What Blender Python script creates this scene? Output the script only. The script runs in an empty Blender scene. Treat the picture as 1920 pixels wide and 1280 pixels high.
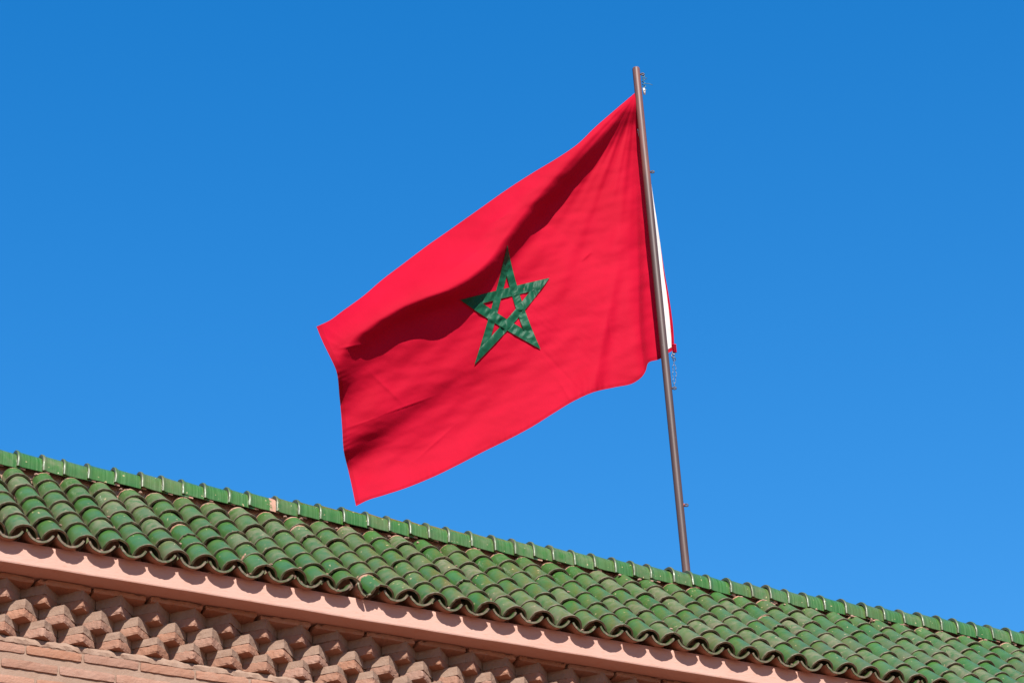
import bpy, math, random
import numpy as np
from mathutils import Matrix, Vector, noise as mnoise

# ------------------------------------------------------------------ camera, sky, sun
scene = bpy.context.scene
C = scene.collection
EZ = 7.8772                         # height of the eave line above the street
SLOPE = math.radians(44.0)

cam_d = bpy.data.cameras.new('camera'); cam = bpy.data.objects.new('camera', cam_d); C.objects.link(cam)
right = Vector((0.89456622, -0.4439886, -0.05123872)); up = Vector((-0.18857581, -0.47889633, 0.85737826))
fwd = Vector((0.40520421, 0.75731924, 0.51212998))
cam.matrix_world = Matrix(((right.x, up.x, -fwd.x, -3.64700681), (right.y, up.y, -fwd.y, -11.86766316),
                           (right.z, up.z, -fwd.z, -6.27720425 + EZ), (0, 0, 0, 1)))
cam_d.sensor_width = 36.0; cam_d.lens = 5200.0 / 1920.0 * 36.0
cam_d.clip_start = 0.1; cam_d.clip_end = 3000.0
scene.camera = cam

SUN_TO = Vector((-0.30, -1.0, 1.0)).normalized()          # towards the sun
world = bpy.data.worlds.new('World'); scene.world = world; world.use_nodes = True
wn = world.node_tree.nodes; wl = world.node_tree.links; wn.clear()
w_out = wn.new('ShaderNodeOutputWorld'); w_bg = wn.new('ShaderNodeBackground'); w_sky = wn.new('ShaderNodeTexSky')
w_sky.sky_type = 'NISHITA'; w_sky.sun_disc = False
w_sky.sun_elevation = math.asin(SUN_TO.z); w_sky.sun_rotation = math.atan2(SUN_TO.x, SUN_TO.y) % (2 * math.pi)
w_sky.altitude = 450; w_sky.air_density = 1.6; w_sky.dust_density = 0.0; w_sky.ozone_density = 6.0
w_hs = wn.new('ShaderNodeHueSaturation'); w_hs.inputs['Saturation'].default_value = 1.36; w_hs.inputs['Hue'].default_value = 0.505
w_bg.inputs['Strength'].default_value = 0.071
wl.new(w_sky.outputs[0], w_hs.inputs['Color']); wl.new(w_hs.outputs[0], w_bg.inputs['Color']); wl.new(w_bg.outputs[0], w_out.inputs[0])

sun_d = bpy.data.lights.new('sun', 'SUN'); sun_d.energy = 5.0; sun_d.angle = math.radians(0.53); sun_d.color = (1.0, 0.95, 0.87)
sun = bpy.data.objects.new('sun', sun_d); C.objects.link(sun)
sun.rotation_euler = SUN_TO.to_track_quat('Z', 'Y').to_euler(); sun.location = (-6, -20, 30)

vs = scene.view_settings
vs.view_transform = 'Standard'; vs.look = 'None'; vs.exposure = 1.40; vs.gamma = 1.0; vs.use_curve_mapping = False

random.seed(7); rng = np.random.default_rng(11)

# ------------------------------------------------------------------ helpers
def link(o, parent=None, inv=None):
    C.objects.link(o)
    if parent is not None:
        o.parent = parent
        if inv is not None: o.matrix_parent_inverse = inv
    return o

def mesh(name, verts, faces, mat=None, smooth=False, attrs=None):
    me = bpy.data.meshes.new(name)
    me.from_pydata([tuple(v) for v in verts], [], [tuple(int(i) for i in f) for f in faces])
    if attrs:
        for k, vals in attrs.items():
            a = me.attributes.new(k, 'FLOAT', 'POINT'); a.data.foreach_set('value', np.asarray(vals, dtype=np.float32))
    if mat: me.materials.append(mat)
    if smooth: me.polygons.foreach_set('use_smooth', [True] * len(me.polygons))
    me.update(); return me

def obj(name, me, parent=None, inv=None):
    return link(bpy.data.objects.new(name, me), parent, inv)

class MB:
    """collects shapes into one mesh"""
    def __init__(s): s.v = []; s.f = []
    def add(s, verts, faces):
        k = len(s.v); s.v += [tuple(v) for v in verts]; s.f += [tuple(k + i for i in f) for f in faces]
    def box(s, x0, x1, y0, y1, z0, z1):
        s.add([(x0, y0, z0), (x1, y0, z0), (x1, y1, z0), (x0, y1, z0), (x0, y0, z1), (x1, y0, z1), (x1, y1, z1), (x0, y1, z1)],
              [(0, 3, 2, 1), (4, 5, 6, 7), (0, 1, 5, 4), (1, 2, 6, 5), (2, 3, 7, 6), (3, 0, 4, 7)])
    def tube(s, pts, r, n=8, closed=False):
        pts = [Vector(p) for p in pts]; m = len(pts); rings = []
        for i, p in enumerate(pts):
            a = pts[(i - 1) % m] if closed else pts[max(i - 1, 0)]
            b = pts[(i + 1) % m] if closed else pts[min(i + 1, m - 1)]
            t = (b - a).normalized(); u = t.orthogonal().normalized() if i == 0 else (rings[-1][1] - t * rings[-1][1].dot(t)).normalized()
            w = t.cross(u); rr = r[i] if isinstance(r, (list, tuple)) else r
            rings.append(([p + (u * math.cos(2 * math.pi * k / n) + w * math.sin(2 * math.pi * k / n)) * rr for k in range(n)], u))
        vs_ = [q for ring, _ in rings for q in ring]; fs = []
        for i in range(m if closed else m - 1):
            j = (i + 1) % m
            for k in range(n): fs.append((i * n + k, i * n + (k + 1) % n, j * n + (k + 1) % n, j * n + k))
        if not closed: fs += [tuple(range(n - 1, -1, -1)), tuple((m - 1) * n + k for k in range(n))]
        s.add(vs_, fs)
    def mesh(s, name, mat, smooth=False): return mesh(name, s.v, s.f, mat, smooth)

def fbm(p, scale, seed=0.0, octaves=3):
    q = Vector(p) * scale + Vector((seed * 7.13, seed * 3.7, seed * 1.9)); a = 1.0; t = 0.0
    for _ in range(octaves):
        t += a * mnoise.noise(q); q = q * 2.03; a *= 0.5
    return t

# ------------------------------------------------------------------ materials
DARK = (0.545, 0.545, 0.545)                     # the exposure is set for darker, sun-baked pigments
def new_mat(name):
    m = bpy.data.materials.new(name); m.use_nodes = True
    nt = m.node_tree; nt.nodes.clear()
    out = nt.nodes.new('ShaderNodeOutputMaterial'); b = nt.nodes.new('ShaderNodeBsdfPrincipled')
    nt.links.new(b.outputs[0], out.inputs[0])
    return m, nt, b, out

class G:
    """tiny node-graph writer"""
    def __init__(s, nt): s.nt = nt
    def n(s, t, **k):
        d = s.nt.nodes.new('ShaderNode' + t)
        for a, v in k.items(): setattr(d, a, v)
        return d
    def put(s, sock, v):
        if hasattr(v, 'links'): s.nt.links.new(v, sock)
        else: sock.default_value = v
    def math(s, op, a, b=0.0, clamp=False):
        d = s.n('Math', operation=op, use_clamp=clamp); s.put(d.inputs[0], a); s.put(d.inputs[1], b); return d.outputs[0]
    def mix(s, f, a, b, blend='MIX'):
        d = s.n('Mix', data_type='RGBA', blend_type=blend); s.put(d.inputs[0], f)
        s.put(d.inputs[6], a if hasattr(a, 'links') else (*a, 1)); s.put(d.inputs[7], b if hasattr(b, 'links') else (*b, 1)); return d.outputs[2]
    def ramp(s, f, stops, interp='LINEAR'):
        d = s.n('ValToRGB'); d.color_ramp.interpolation = interp; e = d.color_ramp.elements
        while len(e) < len(stops): e.new(0.5)
        for el, (p, c) in zip(e, stops): el.position = p; el.color = (*c, 1) if len(c) == 3 else c
        s.put(d.inputs[0], f); return d.outputs[0]
    def step(s, f, lo, hi):
        d = s.n('MapRange', clamp=True); s.put(d.inputs[0], f); d.inputs[1].default_value = lo; d.inputs[2].default_value = hi; return d.outputs[0]
    def noise(s, vec, scale, detail=3.0, rough=0.55, w=None):
        d = s.n('TexNoise', noise_dimensions='4D' if w is not None else '3D'); s.put(d.inputs['Vector'], vec)
        d.inputs['Scale'].default_value = scale; d.inputs['Detail'].default_value = detail; d.inputs['Roughness'].default_value = rough
        if w is not None: s.put(d.inputs['W'], w)
        return d.outputs[0]
    def bump(s, h, strength, dist):
        d = s.n('Bump'); d.inputs['Strength'].default_value = strength; d.inputs['Distance'].default_value = dist
        s.put(d.inputs['Height'], h); return d.outputs[0]
    def scale(s, vec, v):
        d = s.n('Mapping'); s.put(d.inputs['Vector'], vec); d.inputs['Scale'].default_value = v; return d.outputs[0]

def glaze_material(name, rings):
    m, nt, b, out = new_mat(name); g = G(nt)
    tc = g.n('TexCoord').outputs['Object']; rnd = g.n('ObjectInfo').outputs['Random']
    geo = g.n('NewGeometry'); 
    wr = g.math('MULTIPLY', rnd, 37.0)
    wear = g.n('Attribute', attribute_name='wear').outputs['Fac']; bare = g.n('Attribute', attribute_name='bare').outputs['Fac']
    base = g.ramp(rnd, [(0.0, (0.0372, 0.1377, 0.0194)), (0.2, (0.0580, 0.1488, 0.0298)), (0.38, (0.0268, 0.1228, 0.0126)), (0.55, (0.0685, 0.1414, 0.0327)),
                        (0.72, (0.0417, 0.1547, 0.0238)), (0.86, (0.0967, 0.1280, 0.0387)), (1.0, (0.0476, 0.1339, 0.0223))] if not rings else
                       [(0.0, (0.0288, 0.1280, 0.0096)), (0.25, (0.0440, 0.1400, 0.0144)), (0.45, (0.0224, 0.1200, 0.0072)), (0.65, (0.0600, 0.1280, 0.0160)),
                        (0.85, (0.0736, 0.1216, 0.0224)), (1.0, (0.0336, 0.1360, 0.0112))])
    big = g.noise(tc, 9.0, 2.0, 0.5, wr)
    base = g.mix(g.step(big, 0.35, 0.75), base, (0.030, 0.118, 0.018), 'MIX')
    if rings:
        st = g.noise(g.scale(tc, (1.0, 0.03, 0.03)), 130.0, 2.0, 0.6, wr)
        base = g.mix(g.math('MULTIPLY', g.step(st, 0.42, 0.72), 0.55), base, (0.11, 0.24, 0.08))
    else:
        st = g.noise(g.scale(tc, (0.05, 1.0, 0.05)), 110.0, 2.0, 0.6, wr)
        base = g.mix(g.math('MULTIPLY', g.step(st, 0.45, 0.75), 0.30), base, (0.10, 0.22, 0.085))
    # settled dust, more on some tiles than on others
    dust_n = g.noise(tc, 22.0, 4.0, 0.62, wr)
    r2 = g.math('FRACT', g.math('MULTIPLY', rnd, 13.7))
    amt = g.math('ADD', g.math('MULTIPLY', g.math('POWER', r2, 2.2), 0.80 if not rings else 0.45), 0.12)
    dust = g.math('MULTIPLY', g.step(dust_n, 0.30, 0.72), amt, True)
    col = g.mix(dust, base, (0.200, 0.160, 0.100))
    # glaze chips
    ch = g.noise(g.scale(tc, (1.0, 0.7, 1.0)), 52.0, 1.5, 0.45, wr)
    chips = g.step(ch, 0.705, 0.735)
    col = g.mix(g.math('MULTIPLY', chips, 0.8), col, (0.46, 0.38, 0.19))
    # worn rim and bare unglazed end
    en = g.noise(tc, 60.0, 3.0, 0.6, wr)
    rim = g.math('MULTIPLY', wear, g.step(en, 0.18, 0.60), True)
    col = g.mix(rim, col, g.mix(g.step(en, 0.45, 0.8), (0.105, 0.068, 0.042), (0.27, 0.20, 0.13)) if not rings else g.mix(g.step(en, 0.45, 0.8), (0.060, 0.062, 0.028), (0.15, 0.115, 0.07)))
    brn = g.step(g.math('ADD', bare, g.math('MULTIPLY', g.math('SUBTRACT', en, 0.5), 0.7)), 0.50, 0.60)
    col = g.mix(brn, col, g.mix(g.step(dust_n, 0.35, 0.65), (0.42, 0.19, 0.115), (0.46, 0.27, 0.19)))
    nt.links.new(g.mix(1.0, col, DARK, 'MULTIPLY'), b.inputs['Base Color'])
    rough = g.math('ADD', g.math('ADD', g.math('MULTIPLY', dust, 0.5), g.math('MULTIPLY', rim, 0.40 if rings else 0.22)), 0.20 if rings else 0.27)
    rough = g.math('ADD', rough, g.math('MULTIPLY', brn, 0.3), True)
    nt.links.new(rough, b.inputs['Roughness'])
    b.inputs['Specular IOR Level'].default_value = 0.45
    h = g.math('ADD', g.math('MULTIPLY', st, 0.6), g.math('ADD', g.math('MULTIPLY', dust_n, 0.5), g.math('MULTIPLY', chips, -0.7)))
    nt.links.new(g.bump(h, 0.35, 0.0025), b.inputs['Normal'])
    return m

M_tile = glaze_material('green_glazed_tile', False)
M_ridge = glaze_material('green_glazed_ridge', True)

def rough_material(name, c1, c2, c3, sc, bump=0.5, dist=0.004, per_obj=0.0, top_mortar=False):
    m, nt, b, out = new_mat(name); g = G(nt)
    tc = g.n('TexCoord').outputs['Object']; rnd = g.n('ObjectInfo').outputs['Random']; wr = g.math('MULTIPLY', rnd, 29.0)
    n1 = g.noise(tc, sc, 5.0, 0.62, wr); n2 = g.noise(tc, sc * 6, 4.0, 0.65, wr)
    col = g.mix(g.step(n1, 0.32, 0.68), c1, c2)
    col = g.mix(g.math('MULTIPLY', g.step(n2, 0.52, 0.75), 0.6), col, c3)
    if per_obj:
        hs = g.n('HueSaturation'); g.put(hs.inputs['Color'], col)
        g.put(hs.inputs['Value'], g.math('ADD', g.math('MULTIPLY', rnd, per_obj), 1.0 - per_obj * 0.5))
        g.put(hs.inputs['Saturation'], g.math('ADD', g.math('MULTIPLY', g.math('FRACT', g.math('MULTIPLY', rnd, 7.3)), 0.20), 0.88))
        col = hs.outputs[0]
    nt.links.new(g.mix(1.0, col, DARK, 'MULTIPLY'), b.inputs['Base Color']); b.inputs['Roughness'].default_value = 0.9; b.inputs['Specular IOR Level'].default_value = 0.2
    nt.links.new(g.bump(g.math('ADD', n2, g.math('MULTIPLY', n1, 0.6)), bump, dist), b.inputs['Normal'])
    return m

M_brick = rough_material('salmon_brick', (0.335, 0.165, 0.108), (0.385, 0.212, 0.148), (0.285, 0.190, 0.142), 14.0, 0.8, 0.005, 0.24)
M_mortar = rough_material('grey_mortar', (0.300, 0.190, 0.136), (0.345, 0.235, 0.178), (0.255, 0.150, 0.105), 18.0, 0.7, 0.004)
M_bed = rough_material('pink_bedding_mortar', (0.34, 0.20, 0.15), (0.46, 0.29, 0.22), (0.22, 0.13, 0.10), 22.0, 0.9, 0.006)

# pink plaster of the eave band
M_plaster, nt, b, _ = new_mat('pink_plaster'); g = G(nt)
tc = g.n('TexCoord').outputs['Object']
n1 = g.noise(tc, 3.0, 4.0, 0.6); n2 = g.noise(g.scale(tc, (2.0, 2.0, 9.0)), 9.0, 5.0, 0.62); n3 = g.noise(tc, 70.0, 3.0, 0.6)
col = g.mix(g.step(n1, 0.35, 0.68), (0.540, 0.318, 0.255), (0.570, 0.352, 0.290))
col = g.mix(g.math('MULTIPLY', g.step(n2, 0.54, 0.72), 0.5), col, (0.5040, 0.2430, 0.1620))
n4 = g.noise(g.scale(tc, (1.0, 1.0, 0.08)), 16.0, 4.0, 0.6); col = g.mix(g.math('MULTIPLY', g.step(n4, 0.60, 0.75), 0.30), col, (0.50, 0.27, 0.20))
col = g.mix(g.math('MULTIPLY', g.step(n3, 0.66, 0.74), 0.25), col, (0.55, 0.33, 0.25))
nt.links.new(g.mix(1.0, col, DARK, 'MULTIPLY'), b.inputs['Base Color']); b.inputs['Roughness'].default_value = 0.82; b.inputs['Specular IOR Level'].default_value = 0.25
nt.links.new(g.bump(g.math('ADD', n3, g.math('MULTIPLY', n2, 2.0)), 0.35, 0.002), b.inputs['Normal'])

# brick coursing of the wall far below the cornice
M_wall, nt, b, _ = new_mat('coursed_brick_wall'); g = G(nt)
tc = g.n('TexCoord').outputs['Object']
br = g.n('TexBrick'); sw = g.n('SeparateXYZ'); nt.links.new(tc, sw.inputs[0]); cb = g.n('CombineXYZ')
nt.links.new(sw.outputs[0], cb.inputs[0]); nt.links.new(sw.outputs[2], cb.inputs[1]); nt.links.new(cb.outputs[0], br.inputs['Vector'])
br.inputs['Scale'].default_value = 1.0; br.inputs['Brick Width'].default_value = 0.30; br.inputs['Row Height'].default_value = 0.085
br.inputs['Mortar Size'].default_value = 0.018; br.inputs['Color1'].default_value = (0.52, 0.25, 0.16, 1); br.inputs['Color2'].default_value = (0.55, 0.31, 0.21, 1)
br.inputs['Mortar'].default_value = (0.44, 0.36, 0.30, 1)
n1 = g.noise(tc, 11.0, 5.0, 0.62)
nt.links.new(g.mix(1.0, g.mix(g.math('MULTIPLY', g.step(n1, 0.4, 0.7), 0.4), br.outputs[0], (0.36, 0.25, 0.19)), (0.48, 0.48, 0.48), 'MULTIPLY'), b.inputs['Base Color'])
b.inputs['Roughness'].default_value = 0.92; nt.links.new(g.bump(g.math('ADD', n1, g.math('MULTIPLY', br.outputs[1], -1.0)), 0.6, 0.006), b.inputs['Normal'])

# flag cloth and star
def cloth_material(name, c_lo, c_hi, trans, rough, weave, sheen):
    m, nt, b, out = new_mat(name); g = G(nt)
    uv = g.n('TexCoord').outputs['Object']
    n1 = g.noise(uv, 2.2, 3.0, 0.5); wv = g.noise(g.scale(uv, (1.0, 1.0, 6.0)), 260.0, 2.0, 0.5)
    col = g.mix(g.step(n1, 0.3, 0.7), c_lo, c_hi)
    col = g.mix(g.math('MULTIPLY', g.step(wv, 0.45, 0.7), weave), col, tuple(c * 0.75 for c in c_lo))
    col = g.mix(1.0, col, DARK, 'MULTIPLY')
    nt.links.new(col, b.inputs['Base Color']); b.inputs['Roughness'].default_value = rough
    b.inputs['Specular IOR Level'].default_value = 0.06; b.inputs['Sheen Weight'].default_value = sheen; b.inputs['Sheen Roughness'].default_value = 0.4
    nt.links.new(g.bump(wv, 0.12, 0.001), b.inputs['Normal'])
    if trans:
        t = g.n('BsdfTranslucent'); nt.links.new(col, t.inputs[0]); mx = g.n('MixShader'); mx.inputs[0].default_value = trans
        nt.links.new(b.outputs[0], mx.inputs[1]); nt.links.new(t.outputs[0], mx.inputs[2]); nt.links.new(mx.outputs[0], out.inputs[0])
    return m
M_red = cloth_material('red_flag_cloth', (0.50, 0.0019, 0.0225), (0.57, 0.0030, 0.0300), 0.20, 0.75, 0.3, 0.0)
M_hem = cloth_material('red_hem', (0.38, 0.0014, 0.017), (0.43, 0.0022, 0.022), 0.05, 0.8, 0.3, 0.0)
M_green = cloth_material('green_satin', (0.0058, 0.068, 0.034), (0.0085, 0.090, 0.046), 0.0, 0.46, 0.2, 0.0)
M_white = cloth_material('white_canvas', (0.76, 0.75, 0.73), (0.82, 0.81, 0.80), 0.10, 0.8, 0.15, 0.0)

def simple(name, c, rough, metal=0.0, c2=None, sc=30.0):
    m, nt, b, out = new_mat(name); g = G(nt); tc = g.n('TexCoord').outputs['Object']
    n1 = g.noise(tc, sc, 4.0, 0.6)
    nt.links.new(g.mix(1.0, g.mix(g.step(n1, 0.4, 0.7), c, c2 or tuple(x * 0.8 for x in c)), DARK, 'MULTIPLY'), b.inputs['Base Color'])
    b.inputs['Roughness'].default_value = rough; b.inputs['Metallic'].default_value = metal
    return m
M_wire = simple('tarnished_wire', (0.20, 0.19, 0.19), 0.45, 0.7)
M_eye = simple('dark_eyelet', (0.045, 0.022, 0.020), 0.5, 0.2)
M_primer = simple('red_primer', (0.42, 0.07, 0.045), 0.6)
M_string = simple('teal_string', (0.10, 0.20, 0.22), 0.8)
M_tape = simple('pale_tape', (0.72, 0.70, 0.68), 0.7)
M_floor = simple('terrace_screed', (0.42, 0.34, 0.28), 0.9, 0.0, (0.36, 0.28, 0.23), 6.0)
# brown painted pipe, worn to red primer in streaks
M_pole, nt, b, _ = new_mat('brown_painted_pipe'); g = G(nt); tc = g.n('TexCoord').outputs['Object']
n1 = g.noise(g.scale(tc, (1.0, 1.0, 0.05)), 50.0, 4.0, 0.6); n2 = g.noise(tc, 90.0, 3.0, 0.6); sz = g.n('SeparateXYZ'); nt.links.new(tc, sz.inputs[0])
col = g.mix(g.step(n1, 0.40, 0.65), (0.070, 0.040, 0.037), (0.100, 0.060, 0.055))
low = g.math('ADD', g.step(g.math('MULTIPLY', sz.outputs[2], -1.0), -1.1, 0.0), g.step(sz.outputs[2], 3.55, 3.80), True)
col = g.mix(g.math('MULTIPLY', low, g.step(n1, 0.36, 0.60)), col, (0.200, 0.085, 0.070))
col = g.mix(g.step(n2, 0.72, 0.76), col, (0.33, 0.28, 0.26))
nt.links.new(g.mix(1.0, col, DARK, 'MULTIPLY'), b.inputs['Base Color']); b.inputs['Roughness'].default_value = 0.5; b.inputs['Specular IOR Level'].default_value = 0.26
nt.links.new(g.bump(n2, 0.15, 0.001), b.inputs['Normal'])
# street
M_ground, nt, b, _ = new_mat('pale_paving'); g = G(nt); tc = g.n('TexCoord').outputs['Object']
n1 = g.noise(tc, 0.35, 5.0, 0.6); n2 = g.noise(tc, 14.0, 4.0, 0.6)
nt.links.new(g.mix(g.math('MULTIPLY', n2, 0.5), g.mix(n1, (0.23, 0.080, 0.041), (0.26, 0.095, 0.049)), (0.20, 0.074, 0.040)), b.inputs['Base Color'])
b.inputs['Roughness'].default_value = 0.9; nt.links.new(g.bump(n2, 0.4, 0.01), b.inputs['Normal'])

# ------------------------------------------------------------------ the street
gm = MB(); gm.add([(-900, -900, 0), (900, -900, 0), (900, 900, 0), (-900, 900, 0)], [(0, 1, 2, 3)])
ground = obj('ground', gm.mesh('ground', M_ground)); ground['kind'] = 'structure'

# ------------------------------------------------------------------ the building
XL, XR = -3.2, 10.4
building = bpy.data.objects.new('brick_building', None); C.objects.link(building)
building.location = (3.6, 3.0, 0.0)
building['label'] = 'salmon brick building with green glazed tile roof, pink eave band and sawtooth brick cornice'
building['category'] = 'building'
BINV = Matrix.Translation((-3.6, -3.0, 0.0))
def part(name, me): return obj(name, me, building, BINV)

# wall body: smooth block whose face is the mortar plane, brick courses are laid on it below the cornice
FACE = 0.206
mb = MB(); mb.box(XL, XR, FACE, 6.0, 0.0, EZ - 0.452)
wall_me = mb.mesh('wall', M_mortar); wall_me.materials.append(M_wall)
wall = part('wall', wall_me)
# lower zone in coursed material, flush block 6 mm proud below the laid courses
COURSES = 7; ZC0 = EZ - 0.464; PITCHZ = 0.085
zlow = ZC0 - COURSES * PITCHZ
mb = MB(); mb.box(XL - 0.006, XR + 0.006, FACE - 0.006, 6.006, 0.0, zlow)
mb.box(3.42, XR + 0.006, FACE - 0.006, 6.005, zlow + 0.001, EZ - 0.466); mb.box(XL - 0.006, -1.47, FACE - 0.006, 6.005, zlow + 0.001, EZ - 0.466)
lower = part('lower_wall', mb.mesh('lower_wall', M_wall))

# bricks: rough-edged blocks, a few shared shapes
def rough_block(name, lx, ly, lz, nx, ny, nz, amp, seed, mat):
    """box from 0..lx (centred), 0..ly, 0..lz with worn edges"""
    vid = {}; V = []; F = []
    def vert(i, j, k):
        if (i, j, k) not in vid:
            x = (i / nx - 0.5) * lx; y = j / ny * ly; z = k / nz * lz
            ed = sum((i in (0, nx), j in (0, ny), k in (0, nz)))
            p = Vector((x, y, z)); a = amp * (1.0 if ed == 1 else 1.9 if ed == 2 else 2.6)
            c = Vector((0, ly / 2, lz / 2)); inward = (c - p); inward = Vector((math.copysign(1, inward.x) if i in (0, nx) else 0, math.copysign(1, inward.y) if j in (0, ny) else 0, math.copysign(1, inward.z) if k in (0, nz) else 0))
            f = abs(fbm(p, 26.0, seed, 2)) + 0.15 * (ed - 1)
            p = p + inward * a * f
            p += Vector((fbm(p, 9, seed + 3), fbm(p, 9, seed + 5), fbm(p, 9, seed + 9))) * amp * 0.35
            vid[(i, j, k)] = len(V); V.append(p)
        return vid[(i, j, k)]
    for i in range(nx):
        for j in range(ny):
            F.append((vert(i, j, 0), vert(i, j + 1, 0), vert(i + 1, j + 1, 0), vert(i + 1, j, 0)))
            F.append((vert(i, j, nz), vert(i + 1, j, nz), vert(i + 1, j + 1, nz), vert(i, j + 1, nz)))
    for i in range(nx):
        for k in range(nz):
            F.append((vert(i, 0, k), vert(i + 1, 0, k), vert(i + 1, 0, k + 1), vert(i, 0, k + 1)))
            F.append((vert(i, ny, k), vert(i, ny, k + 1), vert(i + 1, ny, k + 1), vert(i + 1, ny, k)))
    for j in range(ny):
        for k in range(nz):
            F.append((vert(0, j, k), vert(0, j, k + 1), vert(0, j + 1, k + 1), vert(0, j + 1, k)))
            F.append((vert(nx, j, k), vert(nx, j + 1, k), vert(nx, j + 1, k + 1), vert(nx, j, k + 1)))
    return mesh(name, V, F, mat)

long_me = [rough_block('brick', 0.288, 0.10, 0.048, 12, 2, 3, 0.0030, s, M_brick) for s in range(6)]
string_me = [rough_block('brick', 0.286, 0.14, 0.034, 14, 2, 2, 0.0048, 20 + s, M_brick) for s in range(5)]
TW = 0.1965                                   # spacing of the sawtooth bricks
SQ = TW / math.sqrt(2)
tooth_me = [rough_block('brick', SQ, SQ, 0.056, 9, 9, 4, 0.0040, 40 + s, M_brick) for s in range(8)]

XB0, XB1 = -1.3, 4.6                          # bricks are laid one by one where they show
def place(name, me, x, y, z, rz=0.0, parent=None, rx=0.0, ry=0.0):
    o = obj(name, me, parent); o.matrix_basis = Matrix.Translation((x, y, z)) @ Matrix.Rotation(rz, 4, 'Z') @ Matrix.Rotation(rx, 4, 'X') @ Matrix.Rotation(ry, 4, 'Y'); return o
for c in range(COURSES):
    z = ZC0 - 0.048 - c * PITCHZ; x = XB0 + (0.15 if c % 2 else 0.0) + random.uniform(-.05, .05)
    while x < 3.38:
        o = place('brick', random.choice(long_me), x, FACE - 0.008 - random.uniform(0, .004), z + random.uniform(-.003, .003), random.uniform(-.006, .006), wall, 0, random.uniform(-.008, .008))
        x += 0.2935 + random.uniform(-.003, .006)

# sawtooth cornice: three rows of bricks set on the diagonal, each bedded in mortar
YF = 0.158                                    # plane of the outer corners
rows = [(-0.240, 0.088), (-0.336, -0.012), (-0.422, 0.088)]
cornice_m = MB()
# core behind the teeth
cornice_m.box(XL, XR, YF + TW * 0.5 + 0.012, YF + TW + 0.1, EZ - 0.452, EZ - 0.104)
for r, (zb, ph) in enumerate(rows):
    ztop = [-0.141, -0.240, -0.336][r]
    k0 = int((XB0 - ph) / TW)
    x = ph + k0 * TW
    while x < XB1:
        me = random.choice(tooth_me)
        rz = math.pi / 4 + random.uniform(-.035, .035)
        dx = random.uniform(-.004, .004); dy = random.uniform(-.002, .006)
        o = obj('brick', me, wall)
        o.matrix_basis = (Matrix.Translation((x + dx, YF + dy, EZ + zb + random.uniform(-.002, .003))) @ Matrix.Rotation(math.pi / 4 + random.uniform(-.03, .03), 4, 'Z')
                          @ Matrix.Rotation(random.uniform(-.02, .02), 4, 'X') @ Matrix.Translation((SQ / 2, 0, 0)))
        # mortar bed over the brick, a little set back and lumpy
        n = 6; base = []; ins = 0.0015
        z0 = EZ + zb + 0.050; z1 = EZ + ztop + 0.003
        prof = []
        for i in range(n + 1): t = i / n; prof.append((x + dx - (1 - t) * TW / 2, YF + ins + dy + (1 - t) * TW / 2))
        for i in range(1, n + 1): t = i / n; prof.append((x + dx + t * TW / 2, YF + ins + dy + t * TW / 2))
        vs_ = []; m_ = len(prof)
        for kz in range(4):
            zz = z0 + (z1 - z0) * kz / 3
            for (px_, py_) in prof:
                q = fbm((px_, py_, zz), 30, r + 1.0, 2) * 0.004
                vs_.append((px_, py_ + q, zz))
        fs = [(kz * m_ + i, kz * m_ + i + 1, (kz + 1) * m_ + i + 1, (kz + 1) * m_ + i) for kz in range(3) for i in range(m_ - 1)]
        kb = len(vs_); vs_ += [(x + dx, YF + TW * 0.62, z0), (x + dx, YF + TW * 0.62, z1)]
        fs += [(i + 1, i, kb) for i in range(m_ - 1)] + [(3 * m_ + i, 3 * m_ + i + 1, kb + 1) for i in range(m_ - 1)]
        cornice_m.add(vs_, fs)
        x += TW
cornice = obj('cornice_mortar', cornice_m.mesh('cornice_mortar', M_mortar), wall)
# teeth continue plainly beyond the view as one piece
tm = MB()
for r, (zb, ph) in enumerate(rows):
    ztop = [-0.141, -0.240, -0.336][r]
    for side in (0, 1):
        x = ph + int((XB0 - ph) / TW) * TW - TW if side == 0 else ph + (int((XB0 - ph) / TW) + math.ceil((XB1 - (ph + int((XB0 - ph) / TW) * TW)) / TW)) * TW
        while XL + 0.1 < x < XR - 0.1:
            tm.add([(x, YF, EZ + zb), (x + TW / 2, YF + TW / 2, EZ + zb), (x - TW / 2, YF + TW / 2, EZ + zb), (x, YF, EZ + ztop), (x + TW / 2, YF + TW / 2, EZ + ztop), (x - TW / 2, YF + TW / 2, EZ + ztop)],
                   [(0, 2, 1), (3, 4, 5), (0, 1, 4, 3), (2, 0, 3, 5)])
            x += -TW if side == 0 else TW
far_teeth = obj('far_bricks', tm.mesh('far_bricks', M_brick), wall); far_teeth['kind'] = 'stuff'
# mortar ledge under the lowest row, sloping out to the first course
V = []; F = []; nx = 700
for i in range(nx + 1):
    x = XL + (XR - XL) * i / nx
    for j, (yy, zz) in enumerate([(YF + 0.11, -0.416), (0.210, -0.424), (0.201, -0.440), (0.202, -0.460), (0.212, -0.470)]):
        V.append((x, yy + fbm((x, j, 0), 34, 2, 3) * 0.006, EZ + zz + fbm((x, j, 5), 27, 4, 3) * 0.008))
for i in range(nx):
    for j in range(4): F.append((i * 5 + j, i * 5 + j + 1, i * 5 + j + 6, i * 5 + j + 5))
ledge = obj('mortar_ledge', mesh('mortar_ledge', V, F, M_mortar, False), wall)

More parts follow.
